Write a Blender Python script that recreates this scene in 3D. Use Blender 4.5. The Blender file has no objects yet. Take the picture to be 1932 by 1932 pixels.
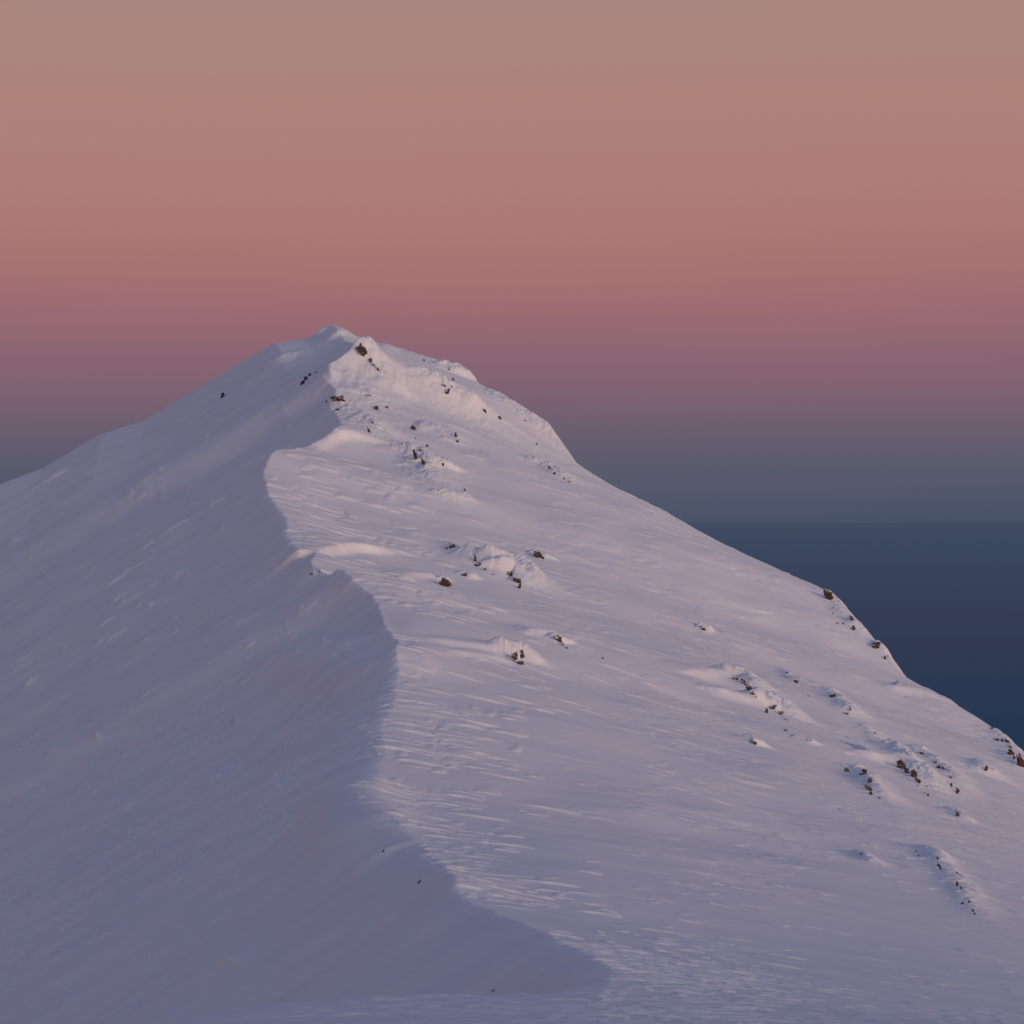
import bpy, math
import numpy as np

# ------------------------------------------------------------------ camera, sky, sun, exposure
sc = bpy.context.scene
F = 4287.0            # focal length in pixels of a 1932 px wide picture
U0 = V0 = 966.0       # eye level runs through the middle of the picture
cam_d = bpy.data.cameras.new("camera")
cam_d.sensor_width = 36.0
cam_d.lens = 36.0 * F / 1932.0
cam_d.clip_start = 0.5
cam_d.clip_end = 400000.0
cam = bpy.data.objects.new("camera", cam_d)
cam.location = (0, 0, 0)
cam.rotation_euler = (math.radians(90), 0, 0)
sc.collection.objects.link(cam)
sc.camera = cam

SUN_AZ = math.radians(141.0)      # clockwise from +Y (the view direction)
SUN_EL = math.radians(2.3)
SDIR = np.array([math.sin(SUN_AZ) * math.cos(SUN_EL), math.cos(SUN_AZ) * math.cos(SUN_EL), math.sin(SUN_EL)])
sun_d = bpy.data.lights.new("sun", 'SUN')
sun_d.energy = 2.0
sun_d.angle = math.radians(20.0)
sun_d.color = (1.0, 0.70, 0.54)
sun = bpy.data.objects.new("sun", sun_d)
from mathutils import Vector
sun.rotation_euler = Vector(SDIR).to_track_quat('Z', 'Y').to_euler()
sun.location = (200, -100, 150)
sc.collection.objects.link(sun)


def lin(c):
    o = []
    for v in c:
        v /= 255.0
        o.append(v / 12.92 if v <= 0.04045 else ((v + 0.055) / 1.055) ** 2.4)
    return tuple(o)


world = bpy.data.worlds.new("World")
sc.world = world
world.use_nodes = True
nt = world.node_tree
for n in list(nt.nodes):
    nt.nodes.remove(n)
N = nt.nodes.new
out = N('ShaderNodeOutputWorld')
bg = N('ShaderNodeBackground')
tc = N('ShaderNodeTexCoord')
sep = N('ShaderNodeSeparateXYZ')
nt.links.new(tc.outputs['Generated'], sep.inputs[0])


wn = N('ShaderNodeTexNoise')              # thin uneven layers of air
wm = N('ShaderNodeMapping')
wm.inputs['Scale'].default_value = (1.6, 1.6, 7.0)
nt.links.new(tc.outputs['Generated'], wm.inputs[0])
nt.links.new(wm.outputs[0], wn.inputs['Vector'])
wn.inputs['Scale'].default_value = 1.0
wn.inputs['Detail'].default_value = 3.0
wa = N('ShaderNodeMath')
wa.operation = 'MULTIPLY_ADD'
wa.inputs[1].default_value = 0.030
nt.links.new(wn.outputs[0], wa.inputs[0])
ws = N('ShaderNodeMath')
ws.operation = 'SUBTRACT'
ws.inputs[1].default_value = 0.015
nt.links.new(sep.outputs['Z'], ws.inputs[0])
nt.links.new(ws.outputs[0], wa.inputs[2])


def ramp_from(stops, lo, hi):
    r = N('ShaderNodeValToRGB')
    mr = N('ShaderNodeMapRange')
    mr.inputs['From Min'].default_value = lo
    mr.inputs['From Max'].default_value = hi
    nt.links.new(wa.outputs[0], mr.inputs['Value'])
    nt.links.new(mr.outputs[0], r.inputs[0])
    cr = r.color_ramp
    cr.interpolation = 'B_SPLINE'
    while len(cr.elements) < len(stops):
        cr.elements.new(0.5)
    for e, (z, c) in zip(cr.elements, stops):
        e.position = (z - lo) / (hi - lo)
        e.color = (*c, 1)
    return r


def zz(v):
    a = (V0 - v) / F
    return a / math.sqrt(1 + a * a)


ANTI = [(-0.25, lin((40, 50, 74))), (zz(1000), lin((66, 78, 102))), (zz(982), lin((70, 81, 104))), (zz(920), lin((83, 89, 108))),
        (zz(850), lin((94, 92, 109))), (zz(780), lin((113, 96, 113))), (zz(720), lin((130, 99, 114))),
        (zz(650), lin((142, 102, 116))), (zz(600), lin((150, 105, 114))), (zz(520), lin((164, 112, 114))),
        (zz(420), lin((172, 120, 117))), (zz(300), lin((174, 127, 121))), (zz(150), lin((172, 131, 121))),
        (zz(0), lin((173, 137, 129))), (0.34, lin((146, 130, 136))), (0.50, lin((97, 113, 146))), (0.75, lin((79, 100, 143)))]
SUNSET = [(-0.25, lin((70, 60, 70))), (-0.01, lin((150, 105, 90))), (0.02, lin((246, 186, 130))), (0.08, lin((248, 198, 150))), (0.18, lin((212, 186, 164))),
          (0.32, lin((132, 130, 136))), (0.5, lin((82, 95, 117))), (0.75, lin((52, 65, 92)))]
ra = ramp_from(ANTI, -0.25, 0.75)
rb = ramp_from(SUNSET, -0.25, 0.75)
dot = N('ShaderNodeVectorMath')
dot.operation = 'DOT_PRODUCT'
dot.inputs[1].default_value = (math.sin(SUN_AZ), math.cos(SUN_AZ), 0)
nt.links.new(tc.outputs['Generated'], dot.inputs[0])
az = N('ShaderNodeMapRange')
az.interpolation_type = 'SMOOTHSTEP'
az.inputs['From Min'].default_value = -0.1
az.inputs['From Max'].default_value = 1.0
nt.links.new(dot.outputs['Value'], az.inputs['Value'])
mix = N('ShaderNodeMix')
mix.data_type = 'RGBA'
nt.links.new(az.outputs[0], mix.inputs[0])
nt.links.new(ra.outputs[0], mix.inputs[6])
glow = N('ShaderNodeVectorMath')
glow.operation = 'SCALE'
glow.inputs['Scale'].default_value = 1.85
nt.links.new(rb.outputs[0], glow.inputs[0])
nt.links.new(glow.outputs[0], mix.inputs[7])
nt.links.new(mix.outputs[2], bg.inputs['Color'])
bg.inputs['Strength'].default_value = 1.0
nt.links.new(bg.outputs[0], out.inputs['Surface'])

sc.view_settings.view_transform = 'Standard'
sc.view_settings.look = 'None'
sc.view_settings.exposure = 0.0
sc.view_settings.gamma = 1.0
sc.cycles.max_bounces = 6
sc.cycles.use_denoising = True
sc.cycles.denoiser = 'OPENIMAGEDENOISE'

# ------------------------------------------------------------------ numpy helpers
rng = np.random.default_rng(7)


def hash2(ix, iy, seed):
    h = (ix.astype(np.int64) * 374761393 + iy.astype(np.int64) * 668265263 + seed * 1274126177) & 0xffffffff
    h = ((h ^ (h >> 13)) * 1274126177) & 0xffffffff
    return (h ^ (h >> 16)) & 0xffffffff


def perlin(x, y, seed=0):
    x = np.asarray(x, dtype=np.float64)
    y = np.asarray(y, dtype=np.float64)
    x0 = np.floor(x)
    y0 = np.floor(y)
    fx = x - x0
    fy = y - y0
    u = fx * fx * fx * (fx * (fx * 6 - 15) + 10)
    v = fy * fy * fy * (fy * (fy * 6 - 15) + 10)

    def g(ox, oy):
        a = hash2(x0 + ox, y0 + oy, seed) * (2 * math.pi / 4294967296.0)
        return np.cos(a) * (fx - ox) + np.sin(a) * (fy - oy)
    a = g(0, 0)
    b = g(1, 0)
    c = g(0, 1)
    d = g(1, 1)
    return 1.5 * ((a * (1 - u) + b * u) * (1 - v) + (c * (1 - u) + d * u) * v)


def fbm(x, y, octv, seed=0):
    s = 0
    amp = 1
    for o in range(octv):
        s = s + amp * perlin(x * 2 ** o, y * 2 ** o, seed + o * 17)
        amp *= 0.5
    return s


def sstep(a, b, x):
    t = np.clip((x - a) / (b - a), 0, 1)
    return t * t * (3 - 2 * t)


def pchip(xk, yk, x):
    xk = np.asarray(xk, float)
    yk = np.asarray(yk, float)
    h = np.diff(xk)
    d = np.diff(yk) / h
    m = np.zeros_like(yk)
    m[0] = d[0]
    m[-1] = d[-1]
    for i in range(1, len(xk) - 1):
        if d[i - 1] * d[i] > 0:
            w1 = 2 * h[i] + h[i - 1]
            w2 = h[i] + 2 * h[i - 1]
            m[i] = (w1 + w2) / (w1 / d[i - 1] + w2 / d[i])
    i = np.clip(np.searchsorted(xk, x) - 1, 0, len(h) - 1)
    t = (x - xk[i]) / h[i]
    r = ((1 + 2 * t) * (1 - t) ** 2 * yk[i] + t * (1 - t) ** 2 * h[i] * m[i]
         + t * t * (3 - 2 * t) * yk[i + 1] + t * t * (t - 1) * h[i] * m[i + 1])
    r = np.where(x < xk[0], yk[0] + m[0] * (x - xk[0]), r)
    return np.where(x > xk[-1], yk[-1] + m[-1] * (x - xk[-1]), r)


# ------------------------------------------------------------------ the mountain: crest, right shoulder, left spur
CREST = [  # distance, picture column, picture row of the ridge crest
    (70, 1150, 1830), (85, 1100, 1797), (105, 1000, 1742), (120, 884, 1692), (135, 850, 1650), (150, 800, 1600), (170, 745, 1545),
    (190, 716, 1490), (220, 722, 1400), (250, 742, 1318), (270, 748, 1270), (290, 754, 1226), (300, 742, 1208), (315, 726, 1170), (340, 692, 1108),
    (352, 650, 1072), (366, 612, 1066), (380, 575, 1062), (395, 552, 1040), (410, 546, 1015), (430, 538, 975), (460, 508, 930), (485, 500, 885), (505, 524, 848),
    (525, 575, 846), (548, 640, 815), (565, 640, 790), (585, 622, 765), (600, 632, 742), (618, 612, 706), (640, 684, 652), (665, 668, 648),
    (700, 650, 641), (722, 642, 632), (740, 630, 624)]
cy = np.array([2, 30, 60] + [c[0] for c in CREST], float)
cx = np.array([0.5, 1.5, 2.4] + [(c[1] - U0) / F * c[0] for c in CREST])
cz = np.array([-1.7 - 0.187 * 2, -1.7 - 0.187 * 30, -12.75] + [(V0 - c[2]) / F * c[0] for c in CREST])
SHOULDER = [  # distance, column, row of the right skyline
    (60, 1985, 1952), (100, 1985, 1905), (150, 1985, 1800), (200, 1985, 1705), (250, 1985, 1630), (300, 1980, 1565), (350, 1975, 1500), (385, 1965, 1450),
    (412, 1932, 1428), (435, 1860, 1368), (455, 1760, 1308), (470, 1692, 1267), (483, 1655, 1219), (500, 1605, 1168), (520, 1552, 1114), (545, 1480, 1080), (570, 1350, 1020),
    (595, 1240, 960), (620, 1150, 914), (640, 1070, 861), (660, 1022, 796), (680, 932, 740), (695, 886, 715), (705, 850, 695), (718, 762, 665), (730, 700, 643), (740, 665, 634)]
sy = np.array([2, 30] + [c[0] for c in SHOULDER], float)
sx = np.array([3.0, 8.0] + [(c[1] - U0) / F * c[0] for c in SHOULDER])
sz = np.array([-1.7 - 0.187 * 2 - 0.2, -1.7 - 0.187 * 30 - 0.4] + [(V0 - c[2]) / F * c[0] for c in SHOULDER])
SPUR = [(630, 624), (575, 640), (520, 648), (450, 688), (380, 730), (270, 795), (190, 820), (80, 885), (0, 915), (-150, 1000), (-400, 1160)]
spt = np.array([-(c[0] - SPUR[0][0]) / F * 740 for c in SPUR])
spd = np.array([(c[1] - SPUR[0][1]) / F * 740 for c in SPUR])


def H0(x, y):
    ye = np.minimum(y, 742)
    wob = sstep(62, 120, y) * (0.6 * perlin(y / 19.0, y * 0 + 3.3, 5) ) * sstep(742, 700, y)
    wof = sstep(62, 120, y) * (0.28 * perlin(y / 3.1, y * 0 + 9.1, 6) + 0.22 * perlin(y / 1.2, y * 0 + 4.1, 8) + 0.14 * perlin(y / 0.5, y * 0 + 2.1, 9)) * sstep(742, 700, y)
    xc = pchip(cy, cx, ye)
    zc = pchip(cy, cz, ye)
    xs = np.maximum(pchip(sy, sx, ye), xc + 2.0)
    zs = pchip(sy, sz, ye)
    # right flank
    s = np.clip((x - xc) / (xs - xc), 0, 1)
    wob = wob * np.exp(-((x - xc) / 9.0) ** 2) + wof * np.exp(-((x - xc) / 1.6) ** 2)
    xcw = xc + wob
    s = np.clip((x - xcw) / (xs - xcw), 0, 1)
    zr = zc + (zs - zc) * s + np.minimum(0.018 * (xs - xc), 2.2) * 4 * s * (1 - s) * sstep(60, 200, y)
    t = np.maximum(x - xs, 0)
    w = 1.6
    zr = zr - 1.45 * (np.sqrt(t * t + w * w) - w)
    # left flank
    t = np.maximum(xcw - x, 0)
    wr = 0.4 + 6.5 * sstep(150, 185, y) * sstep(285, 235, y) + 0.8 * sstep(70, 80, y) * sstep(130, 120, y) + 2.5 * sstep(125, 145, y) * sstep(180, 150, y) + 1.2 * sstep(380, 400, y) * sstep(470, 430, y)
    t = np.sqrt(t * t + wr * wr) - wr
    steep = 0.60 * t + 2.2 * (1 - np.exp(-t / 5.0)) * sstep(80, 180, y) - 0.03 * np.minimum(t, 60)
    spur = np.interp(t, spt, spd)
    spur = np.where(t > spt[-1], spd[-1] + 0.62 * (t - spt[-1]), spur)
    k = sstep(600, 738, y)
    dl = steep * (1 - k) + spur * k
    yb = 60.5 - 0.012 * np.maximum(t - 3, 0) ** 2 + 0.8 * perlin(x / 4.0, x * 0 + 1.7, 11)
    kb = sstep(-0.5, 9.0, y - yb)
    dl = kb * dl + (1 - kb) * (0.01 * t + 0.004 * np.maximum(t - 3, 0) ** 2 + 0.035 * np.maximum(t - 7.5, 0) ** 2)
    zl = zc - dl - 3.4 * kb * sstep(0.3, 5, t) * sstep(100, 66, y)
    z = np.where(x > xcw, zr, zl)
    back = np.maximum(y - 742, 0)
    return z - 0.75 * (np.sqrt(back * back + 9) - 3), xc


# grid: rays of constant bearing, rows packed nearer the camera
NC = 1060
r_in = np.linspace(-0.262, 0.262, NC)
g = 0.524 / (NC - 1)
rl = []
r = 0.262
while r < 1.6:
    g *= 1.07
    r += g
    rl.append(r)
rl = np.array(rl)
RAT = np.concatenate([-rl[::-1], r_in, rl])
NR = 3000
yrow = np.concatenate([np.linspace(2, 37, 30), np.geomspace(38, 752, NR), 752 + np.cumsum(np.geomspace(0.5, 60, 50))])
Y = np.repeat(yrow[:, None], len(RAT), 1)
X = RAT[None, :] * Y
Z, XC = H0(X, Y)
T = X - XC                                  # signed distance from the crest, right is positive


def hit(u, v, Zg=None):
    """first point of the ground seen at a picture position"""
    Zg = Z if Zg is None else Zg
    q = (u - U0) / F
    j = np.clip(np.searchsorted(RAT, q), 1, len(RAT) - 1)
    f = (q - RAT[j - 1]) / (RAT[j] - RAT[j - 1])
    zc_ = Zg[:, j - 1] * (1 - f) + Zg[:, j] * f
    a = zc_ / yrow - (V0 - v) / F
    i0 = np.searchsorted(yrow, 38)
    ok = np.nonzero((a[i0:-1] <= 0) & (a[i0 + 1:] > 0))[0]
    if len(ok) == 0:
        i = i0 + int(np.argmax(a[i0:]))
        return np.array([q * yrow[i], yrow[i], zc_[i]])
    i = i0 + ok[0]
    k = a[i] / (a[i] - a[i + 1])
    yy = yrow[i] + k * (yrow[i + 1] - yrow[i])
    return np.array([q * yy, yy, (V0 - v) / F * yy])


# ------------------------------------------------------------------ broad undulation
und = (0.9 * fbm(X / 46, Y / 60, 3, 21) + 0.07 * fbm(X / 9, Y / 7, 2, 31))
kcrest = sstep(0, 14, np.abs(T)) * 0.85 + 0.15
ksky = sstep(0, 1, 1 - sstep(640, 740, Y)) * 0.7 + 0.3
XS = pchip(sy, sx, np.minimum(yrow, 742))[:, None]
kedge = 0.35 + 0.65 * sstep(0, 30, np.abs(X - XS))
Z0 = Z.copy()
Z += und * kcrest * ksky * kedge * sstep(40, 200, Y)
# shallow flutes running down the shaded face
lf = sstep(0, -18, T) * sstep(120, 260, Y)
Z += lf * (0.10 * fbm((X * 0.55 + Y * 0.35) / 9, (Y - X * 0.4) / 55, 3, 41))
rough = np.zeros_like(Z)


def window(pts, rad):
    y0 = pts[:, 1].min() - rad
    y1 = pts[:, 1].max() + rad
    i0, i1 = np.searchsorted(yrow, [y0, y1])
    q = np.concatenate([(pts[:, 0] - rad) / np.maximum(pts[:, 1] - rad, 5), (pts[:, 0] + rad) / np.maximum(pts[:, 1] - rad, 5),
                        (pts[:, 0] - rad) / (pts[:, 1] + rad), (pts[:, 0] + rad) / (pts[:, 1] + rad)])
    j0, j1 = np.searchsorted(RAT, [q.min(), q.max()])
    return slice(max(i0, 0), i1 + 1), slice(max(j0, 0), j1 + 1)


def ridge(pix, A, wf, wb, ro=0.0, ends=(0.3, 0.3), wave=0.0):
    """a drift or rib of snow along a line; wf is its half width towards the camera, wb away from it"""
    P = np.array([hit(u, v) for u, v in pix])
    rad = 3 * max(wf, wb)
    si, sj = window(P, rad)
    x = X[si, sj]
    y = Y[si, sj]
    if x.size == 0:
        return
    n = max(2, int(len(P) * 7))
    tt = np.linspace(0, len(P) - 1, n)
    k = np.arange(len(P))
    if len(P) > 2:
        px = pchip(k, P[:, 0], tt)
        py = pchip(k, P[:, 1], tt)
    else:
        px = np.interp(tt, k, P[:, 0])
        py = np.interp(tt, k, P[:, 1])
    best = np.full(x.shape, 1e9)
    par = np.zeros(x.shape)
    side = np.zeros(x.shape)
    for i in range(n - 1):
        dx = px[i + 1] - px[i]
        dy = py[i + 1] - py[i]
        L2 = dx * dx + dy * dy + 1e-9
        s = np.clip(((x - px[i]) * dx + (y - py[i]) * dy) / L2, 0, 1)
        ex = x - px[i] - s * dx
        ey = y - py[i] - s * dy
        d = ex * ex + ey * ey
        m = d < best
        best = np.where(m, d, best)
        par = np.where(m, (i + s) / (n - 1), par)
        sg = ey * np.sign(dx) - ex * np.sign(dx) * dy / (abs(dx) + 1e-6) if abs(dx) > abs(dy) * 0.25 else ey
        side = np.where(m, sg, side)
    d = np.sqrt(best)
    wd = np.where(side < 0, wf, wb)
    e = np.exp(-(d / wd) ** 2)
    f = np.ones_like(par)
    if ends[0] > 0:
        f = f * sstep(-0.02, ends[0], par)
    if ends[1] > 0:
        f = f * sstep(1.02, 1 - ends[1], par)
    am = 1 + wave * perlin(x / 3.0, y / 6.0, 77)
    Z[si, sj] += A * e * f * am
    rough[si, sj] = np.maximum(rough[si, sj], ro * np.exp(-(d / (1.15 * max(wf, wb))) ** 2) * np.maximum(f, 0.25))


# drifts, cornices and ribs, traced along the ridge
ridge([(578, 853), (617, 836), (656, 825), (707, 835), (780, 851)], 1.5, 1.4, 10.0, 0.0, (0.35, 0.4))
ridge([(586, 1074), (598, 1058), (622, 1047), (662, 1039), (714, 1042), (770, 1043)], 1.5, 1.1, 8, 0.0, (0.2, 0.3))
ridge([(720, 1095), (770, 1088), (822, 1091)], 0.8, 1.6, 4, 0, (0.4, 0.1))
ridge([(780, 1206), (850, 1218), (955, 1232)], 0.7, 1.6, 4, 0, (0.5, 0.05))
ridge([(810, 1248), (870, 1238), (955, 1250)], 0.6, 1.2, 3, 0, (0.5, 0.05))
ridge([(975, 1203), (1010, 1196), (1050, 1202)], 0.7, 1.4, 3, 0, (0.5, 0.05))
ridge([(1250, 1264), (1320, 1274), (1385, 1277)], 0.9, 1.6, 4, 0, (0.5, 0.05))
ridge([(1310, 1300), (1360, 1312), (1400, 1325), (1450, 1335)], 1.1, 1.8, 5, 0, (0.4, 0.05))
ridge([(1600, 1412), (1640, 1428), (1700, 1440)], 0.8, 1.5, 6, 0, (0.5, 0.05))
ridge([(1655, 1280), (1690, 1302), (1735, 1308), (1760, 1320)], 0.9, 2, 6, 0.1, (0.4, 0.3))
# banks and benches inside the shaded bowl
ridge([(440, 1235), (560, 1258), (660, 1292), (738, 1275)], 2.6, 4.0, 9.0, 0, (0.4, 0.2))
ridge([(650, 1665), (700, 1636), (750, 1612)], 0.7, 1.2, 3.5, 0, (0.3, 0.5))
ridge([(770, 1652), (830, 1668), (868, 1690)], 0.3, 0.9, 3.0, 0.05, (0.3, 0.1))
ridge([(690, 1770), (760, 1725), (840, 1690)], 0.5, 0.7, 4.0, 0, (0.3, 0.3))
ridge([(620, 1480), (626, 1560), (660, 1640)], 1.5, 2.4, 5.0, 0, (0.3, 0.3))
ridge([(690, 1140), (728, 1200), (728, 1270)], -1.2, 3.5, 3.5, 0, (0.3, 0.3))
ridge([(560, 1130), (640, 1150), (720, 1190)], -1.4, 6.0, 6.0, 0, (0.4, 0.3))
ridge([(1300, 1440), (1400, 1475), (1480, 1490)], 0.25, 0.7, 2, 0, (0.4, 0.3))
# ribs of the summit
ridge([(690, 655), (722, 690), (748, 725), (766, 770)], 3.0, 8, 3, 0.28, (0.05, 0.35), 0.3)
ridge([(612, 706), (650, 715), (690, 740), (700, 775)], 1.5, 6, 5, 0.28, (0.1, 0.3), 0.3)
ridge([(625, 768), (660, 772), (700, 800), (720, 835)], 1.8, 6, 5, 0.4, (0.1, 0.3), 0.3)
ridge([(600, 630), (630, 624), (662, 640)], 1.6, 5, 3, 0.3, (0.1, 0.2))
ridge([(690, 648), (740, 652), (800, 676), (850, 697)], 0.8, 4, 3, 0.25, (0.2, 0.2), 0.3)
ridge([(848, 698), (866, 703), (884, 716)], 2.4, 6, 3.5, 0.7, (0.0, 0.15), 0.3)
ridge([(760, 690), (800, 712), (838, 728)], 1.2, 3, 8, 0, (0.4, 0.05))
ridge([(840, 735), (870, 750), (900, 770), (930, 795)], 2.6, 7, 6, 0.6, (0.0, 0.4), 0.3)
ridge([(930, 742), (970, 768), (1010, 792), (1040, 825)], 1.2, 6, 3, 0.45, (0.1, 0.2), 0.4)
ridge([(780, 800), (830, 815), (880, 850)], 1.3, 5, 6, 0.3, (0.2, 0.4), 0.3)
ridge([(780, 855), (800, 872), (815, 900), (835, 925)], 1.8, 5, 5, 0.55, (0.0, 0.4), 0.3)
ridge([(836, 872), (860, 890)], 1.2, 4, 3, 0.4, (0.1, 0.4))
ridge([(820, 925), (850, 935), (895, 940)], 0.9, 3, 3, 0.4, (0.2, 0.2))
ridge([(985, 865), (1035, 882), (1080, 914)], 1.2, 5, 4, 0.5, (0.3, 0.2), 0.2)
ridge([(900, 845), (950, 880), (1000, 905)], 0.8, 4, 7, 0.15, (0.3, 0.4))
ridge([(622, 629), (632, 632), (640, 636)], 1.4, 3.0, 2.5, 0.25, (0.2, 0.3))
ridge([(800, 735), (870, 775), (960, 830), (1030, 870)], 0.0, 16.0, 16.0, 0.22, (0.2, 0.2))
ridge([(900, 728), (960, 755), (1020, 797), (1065, 858)], 0.0, 5.0, 5.0, 0.5, (0.2, 0.2))
ridge([(640, 700), (690, 760), (720, 830)], 0.0, 16.0, 16.0, 0.2, (0.2, 0.2))
ridge([(718, 664), (752, 702), (785, 768)], -1.6, 4.0, 4.0, 0, (0.2, 0.3))
# rime crusts round the rocks
RIME = [([(885, 1050), (905, 1058), (935, 1075)], 2.1, 4.0), ([(945, 1085), (968, 1075), (992, 1092), (996, 1112)], 3.0, 4.2), ([(850, 1030), (878, 1036)], 0.9, 2.2),
        ([(870, 1082), (905, 1095)], 0.7, 2), ([(830, 1092), (850, 1098)], 0.7, 2.0), ([(1010, 1046), (1045, 1060)], 1.0, 2.5), ([(955, 1232), (985, 1236), (1008, 1254)], 1.5, 2.4),
        ([(1045, 1203), (1072, 1216)], 0.9, 1.9), ([(1318, 1182), (1348, 1194)], 0.9, 2.0), ([(1382, 1278), (1412, 1288), (1440, 1318)], 1.7, 3.0),
        ([(1442, 1334), (1470, 1338), (1510, 1362)], 1.8, 3.0), ([(1480, 1268), (1522, 1296)], 0.7, 2.0), ([(1565, 1308), (1600, 1336), (1622, 1360)], 1.0, 2.4),
        ([(1410, 1396), (1440, 1410)], 0.7, 1.6), ([(1500, 1390), (1548, 1408)], 0.4, 1.6), ([(1690, 1420), (1712, 1438), (1740, 1464), (1768, 1500)], 1.4, 2.8),
        ([(1612, 1452), (1640, 1470), (1655, 1492), (1685, 1518)], 0.9, 2.2), ([(1735, 1416), (1790, 1456), (1815, 1500)], 0.8, 2.2), ([(1850, 1444), (1875, 1470)], 1.0, 2.4),
        ([(1552, 1116), (1580, 1140), (1612, 1180), (1634, 1205)], 0.9, 2.6), ([(1650, 1216), (1685, 1245)], 0.7, 2.4), ([(1872, 1380), (1900, 1400), (1932, 1430)], 0.8, 3.0),
        ([(1905, 1425), (1932, 1460)], 0.7, 2.2), ([(1728, 1600), (1765, 1622), (1800, 1655), (1830, 1700), (1862, 1745)], 0.36, 1.5), ([(1765, 1608), (1785, 1630)], 0.4, 1.2),
        ([(1620, 1612), (1660, 1635)], 0.35, 1.0), ([(1800, 1532), (1830, 1552)], 0.5, 1.3), ([(1630, 1370), (1690, 1410)], 0.5, 1.8), ([(705, 700), (690, 760)], 0.0, 6.0)]
for pts, A, w in RIME:
    ridge(pts, A, w, w, 0.42 * min(1.3, A * 0.5 + 0.3), (0.05, 0.3), 0.35)
# lumps and slab blocks on the shaded face
for pts, A, w in [([(425, 1824), (462, 1800), (505, 1768)], 0.5, 1.7), ([(178, 1396), (205, 1376)], 1.1, 1.6), ([(52, 1292), (72, 1282)], 0.9, 1.5),
                  ([(440, 1370), (462, 1355)], 0.9, 1.5), ([(405, 1475), (440, 1440), (500, 1410)], 0.7, 1.2), ([(440, 1185), (490, 1165)], 0.8, 1.8),
                  ([(20, 1028), (48, 1008)], 1.3, 2.4), ([(330, 1090), (358, 1076)], 0.9, 2.0), ([(270, 1212), (278, 1205)], 0.9, 1.2), ([(100, 905), (130, 878)], 1.2, 4.0), ([(510, 694), (560, 670), (610, 660)], 1.6, 6.0),
                  ([(520, 1492), (545, 1478)], 0.6, 1.0), ([(540, 1390), (580, 1350)], 0.7, 1.4), ([(640, 1290), (690, 1285)], 0.7, 2), ([(210, 1000), (260, 985)], 0.8, 2.6), ([(280, 1145), (298, 1135)], 0.7, 1.0)]:
    ridge(pts, 1.25 * A, 0.9 * w, w * 1.6, 0.03, (0.05, 1.05), 0.1)
# hollow below the breaking wave of snow
ridge([(560, 1098), (605, 1082), (640, 1066)], -1.6, 5, 5, 0, (0.3, 0.4))
ridge([(1210, 1290), (1330, 1330), (1420, 1365)], -0.5, 4, 4)

# ------------------------------------------------------------------ wind-cut sastrugi: thousands of low sharp ridges
ci = np.searchsorted(yrow, 38)


def zfun_slice(xc_, yc_, rx, ry):
    i0, i1 = np.searchsorted(yrow, [yc_ - ry, yc_ + ry])
    qa = min((xc_ - rx) / (yc_ - ry), (xc_ - rx) / (yc_ + ry))
    qb = max((xc_ + rx) / (yc_ - ry), (xc_ + rx) / (yc_ + ry))
    j0, j1 = np.searchsorted(RAT, [qa, qb])
    return slice(i0, i1 + 1), slice(j0, j1 + 1)


def crest_x(yv):
    return H0(np.array([0.0]), np.array([yv]))[1][0]


nd = 0
DASH = np.zeros_like(Z)
ND = 26000
ly = np.exp(rng.uniform(math.log(42), math.log(640), ND))
lr = rng.uniform(-0.25, 0.25, ND)
xcs = H0(lr * ly, ly)[1]
tt_ = lr * ly - xcs
clus = fbm(lr * ly / 16, ly / 30, 3, 91) * 0.9 + 0.25 * rng.standard_normal(ND)
rel = tt_ / ly
edge = np.exp(-(np.maximum(rel, 0) / 0.045) ** 2)
prob = np.where(tt_ > 0, 0.09 + 0.50 * edge, 0.22)
prob = np.where((tt_ > 0) & (ly < 75), 0.24, prob)
prob = np.where(ly > 340, prob * 0.7, prob)
prob = np.where((tt_ > 0) & (ly > 300) & (ly < 510), prob + 0.75 * np.exp(-(np.maximum(rel, 0) / 0.055) ** 2), prob)
prob = np.where((tt_ > 0) & (rel > 0.10) & (ly > 200), 0.42, prob)
prob = np.where((tt_ < 0) & (ly > 64), np.where((ly > 185) & (ly < 340), 0.85, 0.09), prob)
prob = np.where((tt_ < 0) & (ly < 64), 0.34, prob)
prob = np.where((tt_ > 0) & (ly > 66) & (ly < 130), prob + 0.35 * np.exp(-(rel / 0.05) ** 2), prob)
prob = prob * np.clip(0.40 + 2.1 * clus, 0.03, 1.9)
keep = rng.random(ND) < np.minimum(prob, 0.85)
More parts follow.
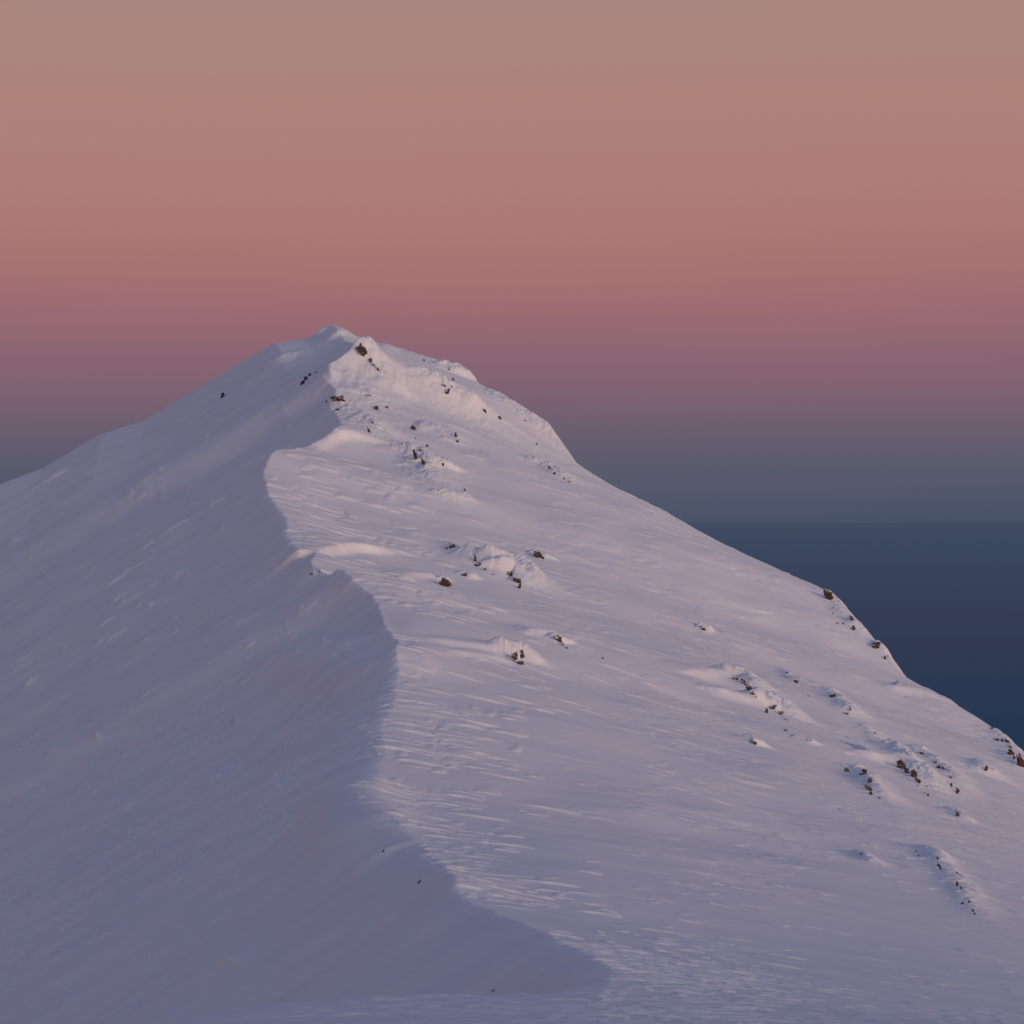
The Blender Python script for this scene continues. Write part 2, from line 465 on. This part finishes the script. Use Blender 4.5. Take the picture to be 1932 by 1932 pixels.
for xq, yq, tq in zip((lr * ly)[keep], ly[keep], tt_[keep]):
    big = rng.random() ** 2.2
    L = yq * (0.0030 + 0.016 * big) * (0.8 if tq > 0 or yq < 64 else 0.42)           # half length
    L = min(L, 4.6)
    h = (0.00060 * yq + 0.016 + 0.028 * L) * (0.7 + 0.6 * rng.random())
    if tq < 0 and yq > 64:
        h = (0.00115 * yq + 0.012) * (0.7 + 0.6 * rng.random())
        L *= 0.85
        if tq > -7:
            h *= 0.45
    if tq / yq > 0.07:
        h *= 0.72
    wf = 0.34 * h + 0.0009 * yq
    wb = 2.0 * h + wf * rng.uniform(4, 10)
    ang = rng.normal(-0.05, 0.10) if (tq > 0 or yq < 64) else rng.normal(0.30, 0.08)
    if tq > 0:
        ang -= 0.75 * np.clip((tq / yq - 0.05) / 0.15, 0, 1)
    si, sj = zfun_slice(xq, yq, L * 1.05, 2.6 * wb + abs(math.sin(ang)) * L + 0.3 * L)
    x = X[si, sj] - xq
    y = Y[si, sj] - yq
    if x.size == 0:
        continue
    ca, sa = math.cos(ang), math.sin(ang)
    a = (x * ca + y * sa) / L
    b = -x * sa + y * ca
    cv = 1.0 if (tq > 0 or yq < 64) else 0.25
    b = b - cv * rng.normal(0, 0.10) * L * (a * a) - cv * 0.05 * L * np.sin(a * rng.uniform(3, 7) + rng.uniform(0, 6))
    taper = np.clip(1 - a * a, 0, 1)
    head = taper ** 0.6 * (0.6 + 0.4 * sstep(-1, 1, a * (1 if rng.random() < 0.5 else -1)))
    wv = np.where(b < 0, wf, wb * (0.4 + 0.6 * taper))
    pr = np.exp(-np.abs(b / wv) ** np.where(b < 0, 4.0, 1.15))
    DASH[si, sj] = np.maximum(DASH[si, sj], h * head * pr)
    nd += 1
Z += DASH
# fine carved grain of the wind crust, and the lumpy rime
grain = np.abs(perlin(X / 2.4 + 0.6 * perlin(X / 5, Y / 5, 3), (Y + 0.12 * X) / 0.75, 51))
Z += (0.025 - 0.05 * grain) * sstep(-0.2, 0.5, fbm(X / 24, Y / 30, 2, 55)) * sstep(30, 70, Y) * np.where((T > 0) | (Y < 62), 1, 0.15)
bl = 1 - np.abs(perlin(X / 1.9, Y / 2.6, 61)) * 2
bl2 = 1 - np.abs(perlin(X / 0.8 + 3, Y / 1.2, 62)) * 2
Z += rough * (1 + 0.6 * sstep(450, 560, Y)) * (0.75 * np.maximum(bl - 0.30, 0) + 0.42 * np.maximum(bl2 - 0.2, 0))
Z = np.maximum(Z, -520)

# ------------------------------------------------------------------ mesh of the mountain
nr, nc = Z.shape
co = np.stack([X, Y, Z], -1).reshape(-1, 3).astype(np.float32)
idx = np.arange(nr * nc, dtype=np.int32).reshape(nr, nc)
quads = np.stack([idx[:-1, :-1], idx[:-1, 1:], idx[1:, 1:], idx[1:, :-1]], -1).reshape(-1)
nq = len(quads) // 4
me = bpy.data.meshes.new("snow_mountain")
me.vertices.add(len(co))
me.vertices.foreach_set("co", co.ravel())
me.loops.add(len(quads))
me.loops.foreach_set("vertex_index", quads)
me.polygons.add(nq)
me.polygons.foreach_set("loop_start", np.arange(0, nq * 4, 4, dtype=np.int32))
me.polygons.foreach_set("loop_total", np.full(nq, 4, dtype=np.int32))
me.update(calc_edges=True)
me.polygons.foreach_set("use_smooth", np.ones(nq, dtype=bool))
mountain = bpy.data.objects.new("mountain_terrain", me)
sc.collection.objects.link(mountain)
mountain["kind"] = "structure"


def new_mat(name):
    m = bpy.data.materials.new(name)
    m.use_nodes = True
    return m, m.node_tree, m.node_tree.nodes['Principled BSDF']


def node(t, kind, **kw):
    n = t.nodes.new(kind)
    for k, v in kw.items():
        setattr(n, k, v)
    return n


def snow_material():
    m, t, b = new_mat("wind_packed_snow")
    tcn = node(t, 'ShaderNodeTexCoord')
    mp = node(t, 'ShaderNodeMapping')
    mp.inputs['Scale'].default_value = (0.05, 0.16, 0.16)
    t.links.new(tcn.outputs['Object'], mp.inputs[0])
    n1 = node(t, 'ShaderNodeTexNoise')
    n1.inputs['Scale'].default_value = 1.0
    n1.inputs['Detail'].default_value = 6
    t.links.new(mp.outputs[0], n1.inputs['Vector'])
    cr = node(t, 'ShaderNodeValToRGB')
    cr.color_ramp.elements[0].position = 0.35
    cr.color_ramp.elements[0].color = (0.80, 0.80, 0.83, 1)
    cr.color_ramp.elements[1].position = 0.65
    cr.color_ramp.elements[1].color = (0.87, 0.86, 0.87, 1)
    t.links.new(n1.outputs[0], cr.inputs[0])
    t.links.new(cr.outputs[0], b.inputs['Base Color'])
    b.inputs['Roughness'].default_value = 0.75
    b.inputs['Specular IOR Level'].default_value = 0.2
    mp2 = node(t, 'ShaderNodeMapping')
    mp2.inputs['Scale'].default_value = (1.1, 4.0, 4.0)
    t.links.new(tcn.outputs['Object'], mp2.inputs[0])
    n2 = node(t, 'ShaderNodeTexNoise')
    n2.inputs['Scale'].default_value = 1.0
    n2.inputs['Detail'].default_value = 7
    n2.inputs['Roughness'].default_value = 0.6
    t.links.new(mp2.outputs[0], n2.inputs['Vector'])
    bu = node(t, 'ShaderNodeBump')
    bu.inputs['Strength'].default_value = 0.15
    bu.inputs['Distance'].default_value = 0.10
    t.links.new(n2.outputs[0], bu.inputs['Height'])
    n3 = node(t, 'ShaderNodeTexNoise')
    n3.inputs['Scale'].default_value = 5.0
    n3.inputs['Detail'].default_value = 4
    t.links.new(tcn.outputs['Object'], n3.inputs['Vector'])
    b3 = node(t, 'ShaderNodeBump')
    b3.inputs['Strength'].default_value = 0.22
    b3.inputs['Distance'].default_value = 0.03
    t.links.new(n3.outputs[0], b3.inputs['Height'])
    t.links.new(bu.outputs[0], b3.inputs['Normal'])
    t.links.new(b3.outputs[0], b.inputs['Normal'])
    return m


SNOW = snow_material()
me.materials.append(SNOW)

# ------------------------------------------------------------------ the sea far below
SEA_Z = -500.0
R = -SEA_Z / ((985.5 - V0) / F)
rings = [0.0] + list(np.geomspace(300, R, 60))
SEG = 192
vs = [(0, 0, SEA_Z)]
fs = []
for k, rr in enumerate(rings[1:]):
    for a in range(SEG):
        an = 2 * math.pi * a / SEG
        vs.append((rr * math.cos(an), rr * math.sin(an), SEA_Z))
for a in range(SEG):
    fs.append((0, 1 + a, 1 + (a + 1) % SEG))
for k in range(len(rings) - 2):
    o = 1 + k * SEG
    for a in range(SEG):
        b_ = (a + 1) % SEG
        fs.append((o + a, o + SEG + a, o + SEG + b_, o + b_))
sm = bpy.data.meshes.new("sea")
sm.from_pydata(vs, [], fs)
sm.update()
sea = bpy.data.objects.new("sea", sm)
sc.collection.objects.link(sea)
sea["kind"] = "structure"
m, t, b = new_mat("sea_water")
tcn = node(t, 'ShaderNodeTexCoord')
mp = node(t, 'ShaderNodeMapping')
mp.inputs['Scale'].default_value = (0.00012, 0.0006, 1)
t.links.new(tcn.outputs['Object'], mp.inputs[0])
n1 = node(t, 'ShaderNodeTexNoise')
n1.inputs['Scale'].default_value = 1.0
n1.inputs['Detail'].default_value = 8
t.links.new(mp.outputs[0], n1.inputs['Vector'])
cr = node(t, 'ShaderNodeValToRGB')
cr.color_ramp.elements[0].position = 0.3
cr.color_ramp.elements[0].color = (0.036, 0.140, 0.225, 1)
cr.color_ramp.elements[1].position = 0.7
cr.color_ramp.elements[1].color = (0.046, 0.165, 0.260, 1)
t.links.new(n1.outputs[0], cr.inputs[0])
t.nodes.remove(b)
dif = node(t, 'ShaderNodeBsdfDiffuse')
t.links.new(cr.outputs[0], dif.inputs['Color'])
glo = node(t, 'ShaderNodeBsdfGlossy')
glo.inputs['Color'].default_value = (0.72, 0.90, 1.0, 1)
glo.inputs['Roughness'].default_value = 0.06
fr = node(t, 'ShaderNodeFresnel')
fr.inputs['IOR'].default_value = 1.33
pw = node(t, 'ShaderNodeMath', operation='POWER')
pw.inputs[1].default_value = 5.0
t.links.new(fr.outputs[0], pw.inputs[0])
ml = node(t, 'ShaderNodeMath', operation='MULTIPLY')
ml.inputs[1].default_value = 0.88
t.links.new(pw.outputs[0], ml.inputs[0])
ms = node(t, 'ShaderNodeMixShader')
t.links.new(ml.outputs[0], ms.inputs[0])
t.links.new(dif.outputs[0], ms.inputs[1])
t.links.new(glo.outputs[0], ms.inputs[2])
t.links.new(ms.outputs[0], [n for n in t.nodes if n.type == 'OUTPUT_MATERIAL'][0].inputs['Surface'])
sm.materials.append(m)

# ------------------------------------------------------------------ rocks
def rock_material(name, amount):
    m, t, b = new_mat(name)
    tcn = node(t, 'ShaderNodeTexCoord')
    n1 = node(t, 'ShaderNodeTexNoise')
    n1.inputs['Scale'].default_value = 1.3
    n1.inputs['Detail'].default_value = 6
    n1.inputs['Roughness'].default_value = 0.65
    t.links.new(tcn.outputs['Object'], n1.inputs['Vector'])
    stone = node(t, 'ShaderNodeValToRGB')
    stone.color_ramp.elements[0].position = 0.3
    stone.color_ramp.elements[0].color = (0.040, 0.029, 0.031, 1)
    stone.color_ramp.elements[1].position = 0.7
    stone.color_ramp.elements[1].color = (0.105, 0.068, 0.062, 1)
    t.links.new(n1.outputs[0], stone.inputs[0])
    n2 = node(t, 'ShaderNodeTexNoise')
    n2.inputs['Scale'].default_value = 1.1
    n2.inputs['Detail'].default_value = 5
    n2.inputs['Roughness'].default_value = 0.6
    mp = node(t, 'ShaderNodeMapping')
    mp.inputs['Location'].default_value = (5, 3, 1)
    t.links.new(tcn.outputs['Object'], mp.inputs[0])
    t.links.new(mp.outputs[0], n2.inputs['Vector'])
    geo = node(t, 'ShaderNodeNewGeometry')
    sp = node(t, 'ShaderNodeSeparateXYZ')
    t.links.new(geo.outputs['Normal'], sp.inputs[0])
    ad = node(t, 'ShaderNodeMath', operation='MULTIPLY_ADD')     # rime settles on ledges
    ad.inputs[1].default_value = 0.30
    t.links.new(sp.outputs['Z'], ad.inputs[0])
    t.links.new(n2.outputs[0], ad.inputs[2])
    rr = node(t, 'ShaderNodeMapRange')
    rr.inputs['From Min'].default_value = amount
    rr.inputs['From Max'].default_value = amount + 0.05
    t.links.new(ad.outputs[0], rr.inputs['Value'])
    mx = node(t, 'ShaderNodeMix', data_type='RGBA')
    t.links.new(rr.outputs[0], mx.inputs[0])
    t.links.new(stone.outputs[0], mx.inputs[6])
    mx.inputs[7].default_value = (0.84, 0.83, 0.85, 1)
    t.links.new(mx.outputs[2], b.inputs['Base Color'])
    b.inputs['Roughness'].default_value = 0.9
    b.inputs['Specular IOR Level'].default_value = 0.2
    bu = node(t, 'ShaderNodeBump')
    bu.inputs['Strength'].default_value = 0.6
    bu.inputs['Distance'].default_value = 0.15
    t.links.new(n1.outputs[0], bu.inputs['Height'])
    t.links.new(bu.outputs[0], b.inputs['Normal'])
    return m


BARE = rock_material("dark_brown_stone", 0.71)
RIMED = rock_material("rime_patched_stone", 0.62)
import bmesh
_bm = bmesh.new()
bmesh.ops.create_icosphere(_bm, subdivisions=4, radius=1.0)
UNIT = np.array([v.co[:] for v in _bm.verts])
FACES = [[v.index for v in f.verts] for f in _bm.faces]
_bm.free()


def rock_mesh(a, b, d, th, seed):
    """an angular, broken block: a is its length, b its breadth, d its depth in metres, th the lean of its long axis"""
    q = np.random.default_rng(seed)
    p = UNIT.copy()
    for i in range(13):
        n = q.standard_normal(3)
        n /= np.linalg.norm(n)
        lim = q.uniform(0.38, 0.85)
        dd = p @ n
        p -= np.maximum(dd - lim, 0)[:, None] * n * 0.92
    o = q.uniform(0, 50, 3)
    r = 0.42 * perlin(p[:, 0] * 1.7 + o[0], p[:, 2] * 1.7 + p[:, 1] + o[1], seed % 97) + 0.20 * perlin(p[:, 0] * 4 + p[:, 1] * 2 + o[2], p[:, 2] * 4 - p[:, 1] * 2, seed % 89 + 3)
    r += 0.12 * perlin(p[:, 0] * 9 + p[:, 1] * 5, p[:, 2] * 9 + o[0], seed % 71)
    p = p * (1 + r)[:, None]
    ext = np.abs(p).max(0)
    p = p / ext * np.array([b / 2, d / 2, a / 2])
    c, s = math.cos(th), math.sin(th)
    x = p[:, 0] * c + p[:, 2] * s
    z = -p[:, 0] * s + p[:, 2] * c
    p = np.stack([x, p[:, 1], z], -1)
    m_ = bpy.data.meshes.new("rock")
    m_.from_pydata([tuple(v) for v in p], [], FACES)
    m_.update()
    return m_


ROCK_Z = Z        # the finished surface


def place(patch, seed):
    u, v, a, b, th = patch[:5]
    sgn = 0.24 * (a * abs(math.cos(math.radians(th))) + b * abs(math.sin(math.radians(th))))
    P = hit(u, v + sgn, ROCK_Z)
    k = P[1] / F
    c = P + np.array([0, 0, sgn * k])
    grow = 1.5 if a > 7 else 1.25
    A, B = grow * a * k, grow * b * k
    D = max(0.7 * B, 0.45 * A)
    c[1] += 0.12 * D
    return c, rock_mesh(A, B, D, math.radians(th), seed)


# each entry: label, patches of bare stone (column, row, length, breadth, lean of the long axis), rimed
OUT = [
    ("big dark rock leaning at the top of the summit buttress", [(682, 661, 27, 12, -25)], 0),
    ("thin dark crack of stone in the bright face under the big summit rock", [(699, 681, 8, 5, -10), (706, 689, 9, 2.5, -35), (713, 697, 9, 2.5, -28)], 1),
    ("lone dark rock on the smooth shaded slope left of the summit", [(420, 747, 10, 6, 20)], 0),
    ("short string of small dark rocks on the shaded slope left of the summit crest", [(570, 723, 10, 5, 35), (577, 714, 8, 6, 30), (585, 707, 7, 5, 20), (595, 703, 4, 4, 0)], 0),
    ("wide flat dark rock under an overhang of snow on the summit crest edge", [(636, 753, 8, 25, 10), (645, 748, 5, 8, 30)], 0),
    ("tiny dark rock in shade left of the wide flat rock on the crest", [(616, 758, 5, 5, 20)], 0),
    ("narrow sliver of rock just below the wide flat rock on the crest edge", [(636, 773, 4, 11, 8)], 0),
    ("pair of faint specks of stone in the middle of the bright summit face", [(691, 746, 5, 4, -20), (698, 746, 5, 3, -20)], 1),
    ("left one of two small dark rocks low in the bright summit face", [(710, 771, 9, 6, -10)], 1),
    ("right one of two small dark rocks low in the bright summit face", [(730, 768, 7, 5, -20)], 0),
    ("thin leaning rock at the foot of the bright summit face above the wind drift", [(697, 813, 12, 4, -25), (703, 797, 6, 3, -30)], 0),
    ("small slanting rock right of the foot of the bright summit face", [(780, 808, 12, 6, -38)], 0),
    ("small rock group in the snow halfway down the lit slope under the summit hump", [(860, 822, 9, 4, -15), (864, 833, 7, 5, -15)], 0),
    ("dark split rock below the overhanging hump on the summit's right shoulder", [(845, 739, 15, 6, 18), (838, 727, 6, 9, 15), (852, 730, 5, 4, 0)], 1),
    ("small dark rock just left of the overhanging hump on the summit's right shoulder", [(854, 716, 7, 6, 20), (848, 697, 5, 3, -20)], 1),
    ("tiny rock on the right skyline between the summit and the overhanging hump", [(800, 680, 6, 4, -35)], 0),
    ("tall dark rock standing at the top of the rime rib below the summit", [(783, 861, 21, 6, -5), (792, 849, 5, 6, 30)], 0),
    ("slender leaning rock just right of the tall rock on the rime rib below the summit", [(799, 873, 15, 5, -18)], 0),
    ("small dark rock above and right of the tall rock on the rime rib", [(806, 841, 7, 4, -10), (784, 827, 4, 3, 0)], 0),
    ("tiny upright rock on the lit slope a little right of the rime rib", [(836, 877, 7, 4, -10)], 0),
    ("tiny rock at the lower end of the rime rib below the summit", [(877, 924, 7, 4, -12), (827, 925, 4, 3, 0)], 0),
    ("small rock just under the skyline right of the overhanging hump", [(915, 776, 8, 5, -25)], 0),
    ("small rock under the right skyline, lower right of the one beside the hump", [(943, 789, 7, 5, -15)], 0),
    ("faint speck of rock nearly on the right skyline below the summit shoulder", [(990, 793, 4, 6, 0), (1013, 838, 5, 4, -20)], 1),
    ("chain of small rocks in the rime strip under the steep right skyline", [(1036, 882, 7, 4, -35), (1046, 893, 8, 4, -30), (1064, 903, 5, 4, -20), (1073, 909, 4, 4, 0)], 1),
    ("dark bushy looking rock at the end of a long drift, left of the rime boulder", [(837, 1099, 20, 18, -45), (850, 1103, 5, 4, 0)], 0),
    ("small dark rock pair above the rime boulder on the middle of the ridge", [(853, 1031, 8, 10, 10), (843, 1034, 5, 6, 0)], 0),
    ("small round dark rock between the bushy rock and the rime boulder", [(875, 1084, 8, 9, -20)], 0),
    ("rime crusted outcrop with a thin bent stone line, left of the tall rime boulder", [(897, 1055, 15, 4, -10), (903, 1065, 8, 12, -30), (914, 1074, 4, 6, -40), (930, 1083, 4, 8, 0)], 1),
    ("tall rime crusted boulder with dark bare patches on the middle of the ridge", [(963, 1083, 8, 12, 30), (976, 1096, 8, 15, 15), (980, 1107, 13, 5, 20)], 1),
    ("dark slanting rock alone on the lit slope right of the rime boulder", [(1016, 1048, 9, 16, 32), (1024, 1053, 7, 6, 0)], 0),
    ("dark jagged rock at the end of a snow drift, above the large snow patched rock", [(1054, 1206, 14, 11, -30), (1060, 1215, 9, 5, -35), (1069, 1222, 4, 7, 30)], 1),
    ("large dark rock with snow patches on the lit slope in the middle of the photo", [(970, 1242, 13, 19, -20), (984, 1236, 21, 9, 5), (979, 1250, 8, 16, 25)], 1),
    ("tiny lone rock on smooth snow right of the large snow patched rock", [(1137, 1242, 4, 3, -20)], 0),
    ("small dark rock pair at the right end of the band of wind streaks", [(1327, 1187, 6, 8, 20), (1321, 1182, 4, 6, 0)], 0),
    ("big dark rock on the right skyline, highest of the skyline rocks", [(1564, 1125, 22, 12, -38)], 0),
    ("scatter of tiny stones in rime below the highest rock of the right skyline", [(1571, 1147, 4, 3, 0), (1572, 1157, 4, 3, 0), (1580, 1176, 4, 3, 0), (1591, 1177, 4, 3, 0)], 1),
    ("long narrow rock on the edge of the right skyline between the two big ones", [(1607, 1167, 13, 5, -38)], 0),
    ("small blocky rock just inside the right skyline below the long narrow one", [(1611, 1186, 9, 9, -30)], 0),
    ("pointed dark rock on the right skyline, lower of the two big skyline rocks", [(1654, 1219, 14, 12, 15)], 0),
    ("two tiny rocks in the rime just below the pointed rock on the right skyline", [(1669, 1241, 8, 4, -20), (1675, 1238, 4, 3, 0)], 0),
    ("long curved line of dark rock along a rime rib on the lower right slope", [(1389, 1280, 6, 14, 15), (1403, 1287, 13, 6, -48), (1413, 1298, 16, 7, -42), (1421, 1308, 9, 5, -35), (1427, 1315, 6, 3, -40)], 1),
    ("broken dark rock in bright rime just below the long curved rock line", [(1457, 1335, 12, 10, 20), (1446, 1342, 12, 5, 10), (1471, 1345, 8, 12, 25), (1483, 1357, 4, 7, 30)], 1),
    ("small rock and a speck in a thin rime strip above the broken dark rock", [(1503, 1286, 9, 6, -35), (1484, 1269, 4, 4, 0)], 0),
    ("small triangular rock heading a short rime strip right of the curved rock line", [(1571, 1312, 8, 10, -10)], 0),
    ("tiny stones at the lower end of the short rime strip below the triangular rock", [(1604, 1339, 5, 3, -10), (1597, 1346, 3, 9, 20)], 0),
    ("small slanting rock alone on the lit slope below the broken dark rock", [(1423, 1402, 6, 14, 35), (1419, 1397, 4, 6, 10)], 0),
    ("tiny rock in the streaked snow right of the small slanting rock", [(1481, 1377, 4, 8, 25)], 0),
    ("faint row of stone specks in thin rime left of the three stacked rocks", [(1514, 1394, 3, 4, 0), (1522, 1396, 3, 4, 0), (1530, 1397, 3, 3, 0)], 1),
    ("big ragged dark rock with a long drift to its left on the lower right slope", [(1701, 1445, 17, 11, -45), (1712, 1455, 13, 9, -40), (1725, 1462, 16, 9, -28), (1733, 1474, 14, 6, -35)], 0),
    ("small dark rock just left of the three stacked rocks on the lower right slope", [(1598, 1453, 11, 6, -38)], 0),
    ("topmost of three stacked dark rocks in a rime strip on the lower right slope", [(1627, 1458, 14, 8, 45)], 0),
    ("middle of three stacked dark rocks in a rime strip on the lower right slope", [(1640, 1473, 11, 8, -20)], 0),
    ("lowest of three stacked dark rocks in a rime strip on the lower right slope", [(1638, 1487, 14, 7, -40), (1643, 1497, 9, 5, -10)], 0),
    ("thin stone sliver just below the three stacked dark rocks", [(1660, 1505, 4, 10, 30)], 1),
    ("flat bluish rock at the upper end of a rime strip near the right skyline", [(1740, 1421, 5, 10, 8)], 0),
    ("small square rock below the flat bluish rock in the rime strip", [(1764, 1438, 6, 7, 10)], 0),
    ("side by side small rocks between the square rock and the arrow shaped one", [(1771, 1447, 6, 9, 35), (1780, 1449, 4, 9, 42), (1793, 1466, 5, 7, 25)], 0),
    ("arrow shaped dark rock in the rime strip below the flat bluish rock", [(1794, 1480, 5, 12, -28), (1795, 1483, 7, 4, 0)], 0),
    ("pointed dark rock at the lower end of the rime strip below the arrow shaped one", [(1806, 1494, 12, 7, -12)], 0),
    ("cluster of stone crumbs in a rime lump below the big ragged rock", [(1745, 1496, 4, 5, 0), (1751, 1500, 7, 4, -20), (1748, 1483, 4, 4, 0), (1732, 1482, 4, 4, 0)], 1),
    ("small dark rock alone in bright streaks below the rime strip near the right edge", [(1807, 1538, 9, 5, -30), (1803, 1531, 4, 3, 0)], 0),
    ("upright triangular rock on a wedge of rime near the right edge", [(1861, 1451, 15, 6, 8)], 0),
    ("small flat rock near the right skyline, leftmost above the round dark one", [(1880, 1395, 5, 9, -15)], 0),
    ("row of small slivers of rock along the last stretch of the right skyline", [(1891, 1397, 7, 4, -35), (1900, 1398, 11, 4, -40), (1905, 1409, 4, 8, 35), (1871, 1374, 4, 5, 20)], 0),
    ("round dark rock near the right edge below the skyline", [(1908, 1421, 11, 11, 0)], 0),
    ("narrow rock between the round dark rock and the tall one at the right edge", [(1914, 1430, 8, 3.5, 0)], 0),
    ("tall dark rock cut by the right edge of the photo", [(1925, 1439, 24, 11, -8)], 0),
    ("tiny rock under a thin drift high on the right slope near the skyline", [(1651, 1382, 4, 4, -30), (1525, 1313, 3, 3, 0)], 1),
    ("lone small rock under the long curved drift on the empty lower right snow", [(1624, 1611, 7, 4, -20)], 0),
    ("dark notched rock at the upper end of the lowest rime strip on the right", [(1771, 1633, 7, 6, -20), (1774, 1638, 9, 3.5, -10), (1769, 1619, 8, 3, 0)], 0),
    ("two specks of stone in thin rime left of the notched rock", [(1728, 1606, 4, 3, 0), (1733, 1614, 3, 3, 0)], 0),
    ("tiny rock between the notched rock and the two stones below it", [(1805, 1647, 5, 3.5, -30)], 0),
    ("two small stones side by side in the middle of the lowest rime strip", [(1806, 1669, 10, 4, -5), (1813, 1676, 6, 4, -20)], 0),
    ("two small stones near the bottom of the lowest rime strip, above its last rock", [(1816, 1704, 7, 5, 10), (1828, 1702, 6, 5, 0)], 0),
    ("last small rock at the bottom of the lowest rime strip on the right", [(1835, 1718, 6, 5, -20), (1839, 1724, 6, 4, -20)], 0),
    ("tiny dark rock in the shade inside the snow hollow below the breaking drift", [(587, 1083, 3.5, 9, -15), (604, 1078, 3, 6, -20)], 0),
    ("tiny sliver of rock on the lighter lump in the shaded bowl", [(723, 1606, 3, 6, -45)], 0),
    ("small dark rock in the shaded bowl below the lighter lump", [(791, 1664, 3.5, 8, -35)], 0),
    ("small dark rock at the bottom of the shaded bowl just above the near snow edge", [(930, 1869, 4, 8, -20)], 0),
]
for k, (label, patches, rimed) in enumerate(OUT):
    mat = RIMED if rimed else BARE
    made = [place(p, 1000 + k * 11 + i) for i, p in enumerate(patches)]
    if len(made) == 1:
        top = bpy.data.objects.new("rock", made[0][1])
        top.location = made[0][0]
        made[0][1].materials.append(mat)
        sc.collection.objects.link(top)
    else:
        top = bpy.data.objects.new("rock_outcrop", None)
        top.empty_display_size = 0.5
        base = np.mean([c for c, _ in made], 0)
        top.location = base
        sc.collection.objects.link(top)
        for c, msh in made:
            o = bpy.data.objects.new("rock_face", msh)
            msh.materials.append(mat)
            sc.collection.objects.link(o)
            o.parent = top
            o.location = c - base
    top["label"] = label
    top["category"] = "rock"
    top["group"] = "rocks sticking out of the snow"
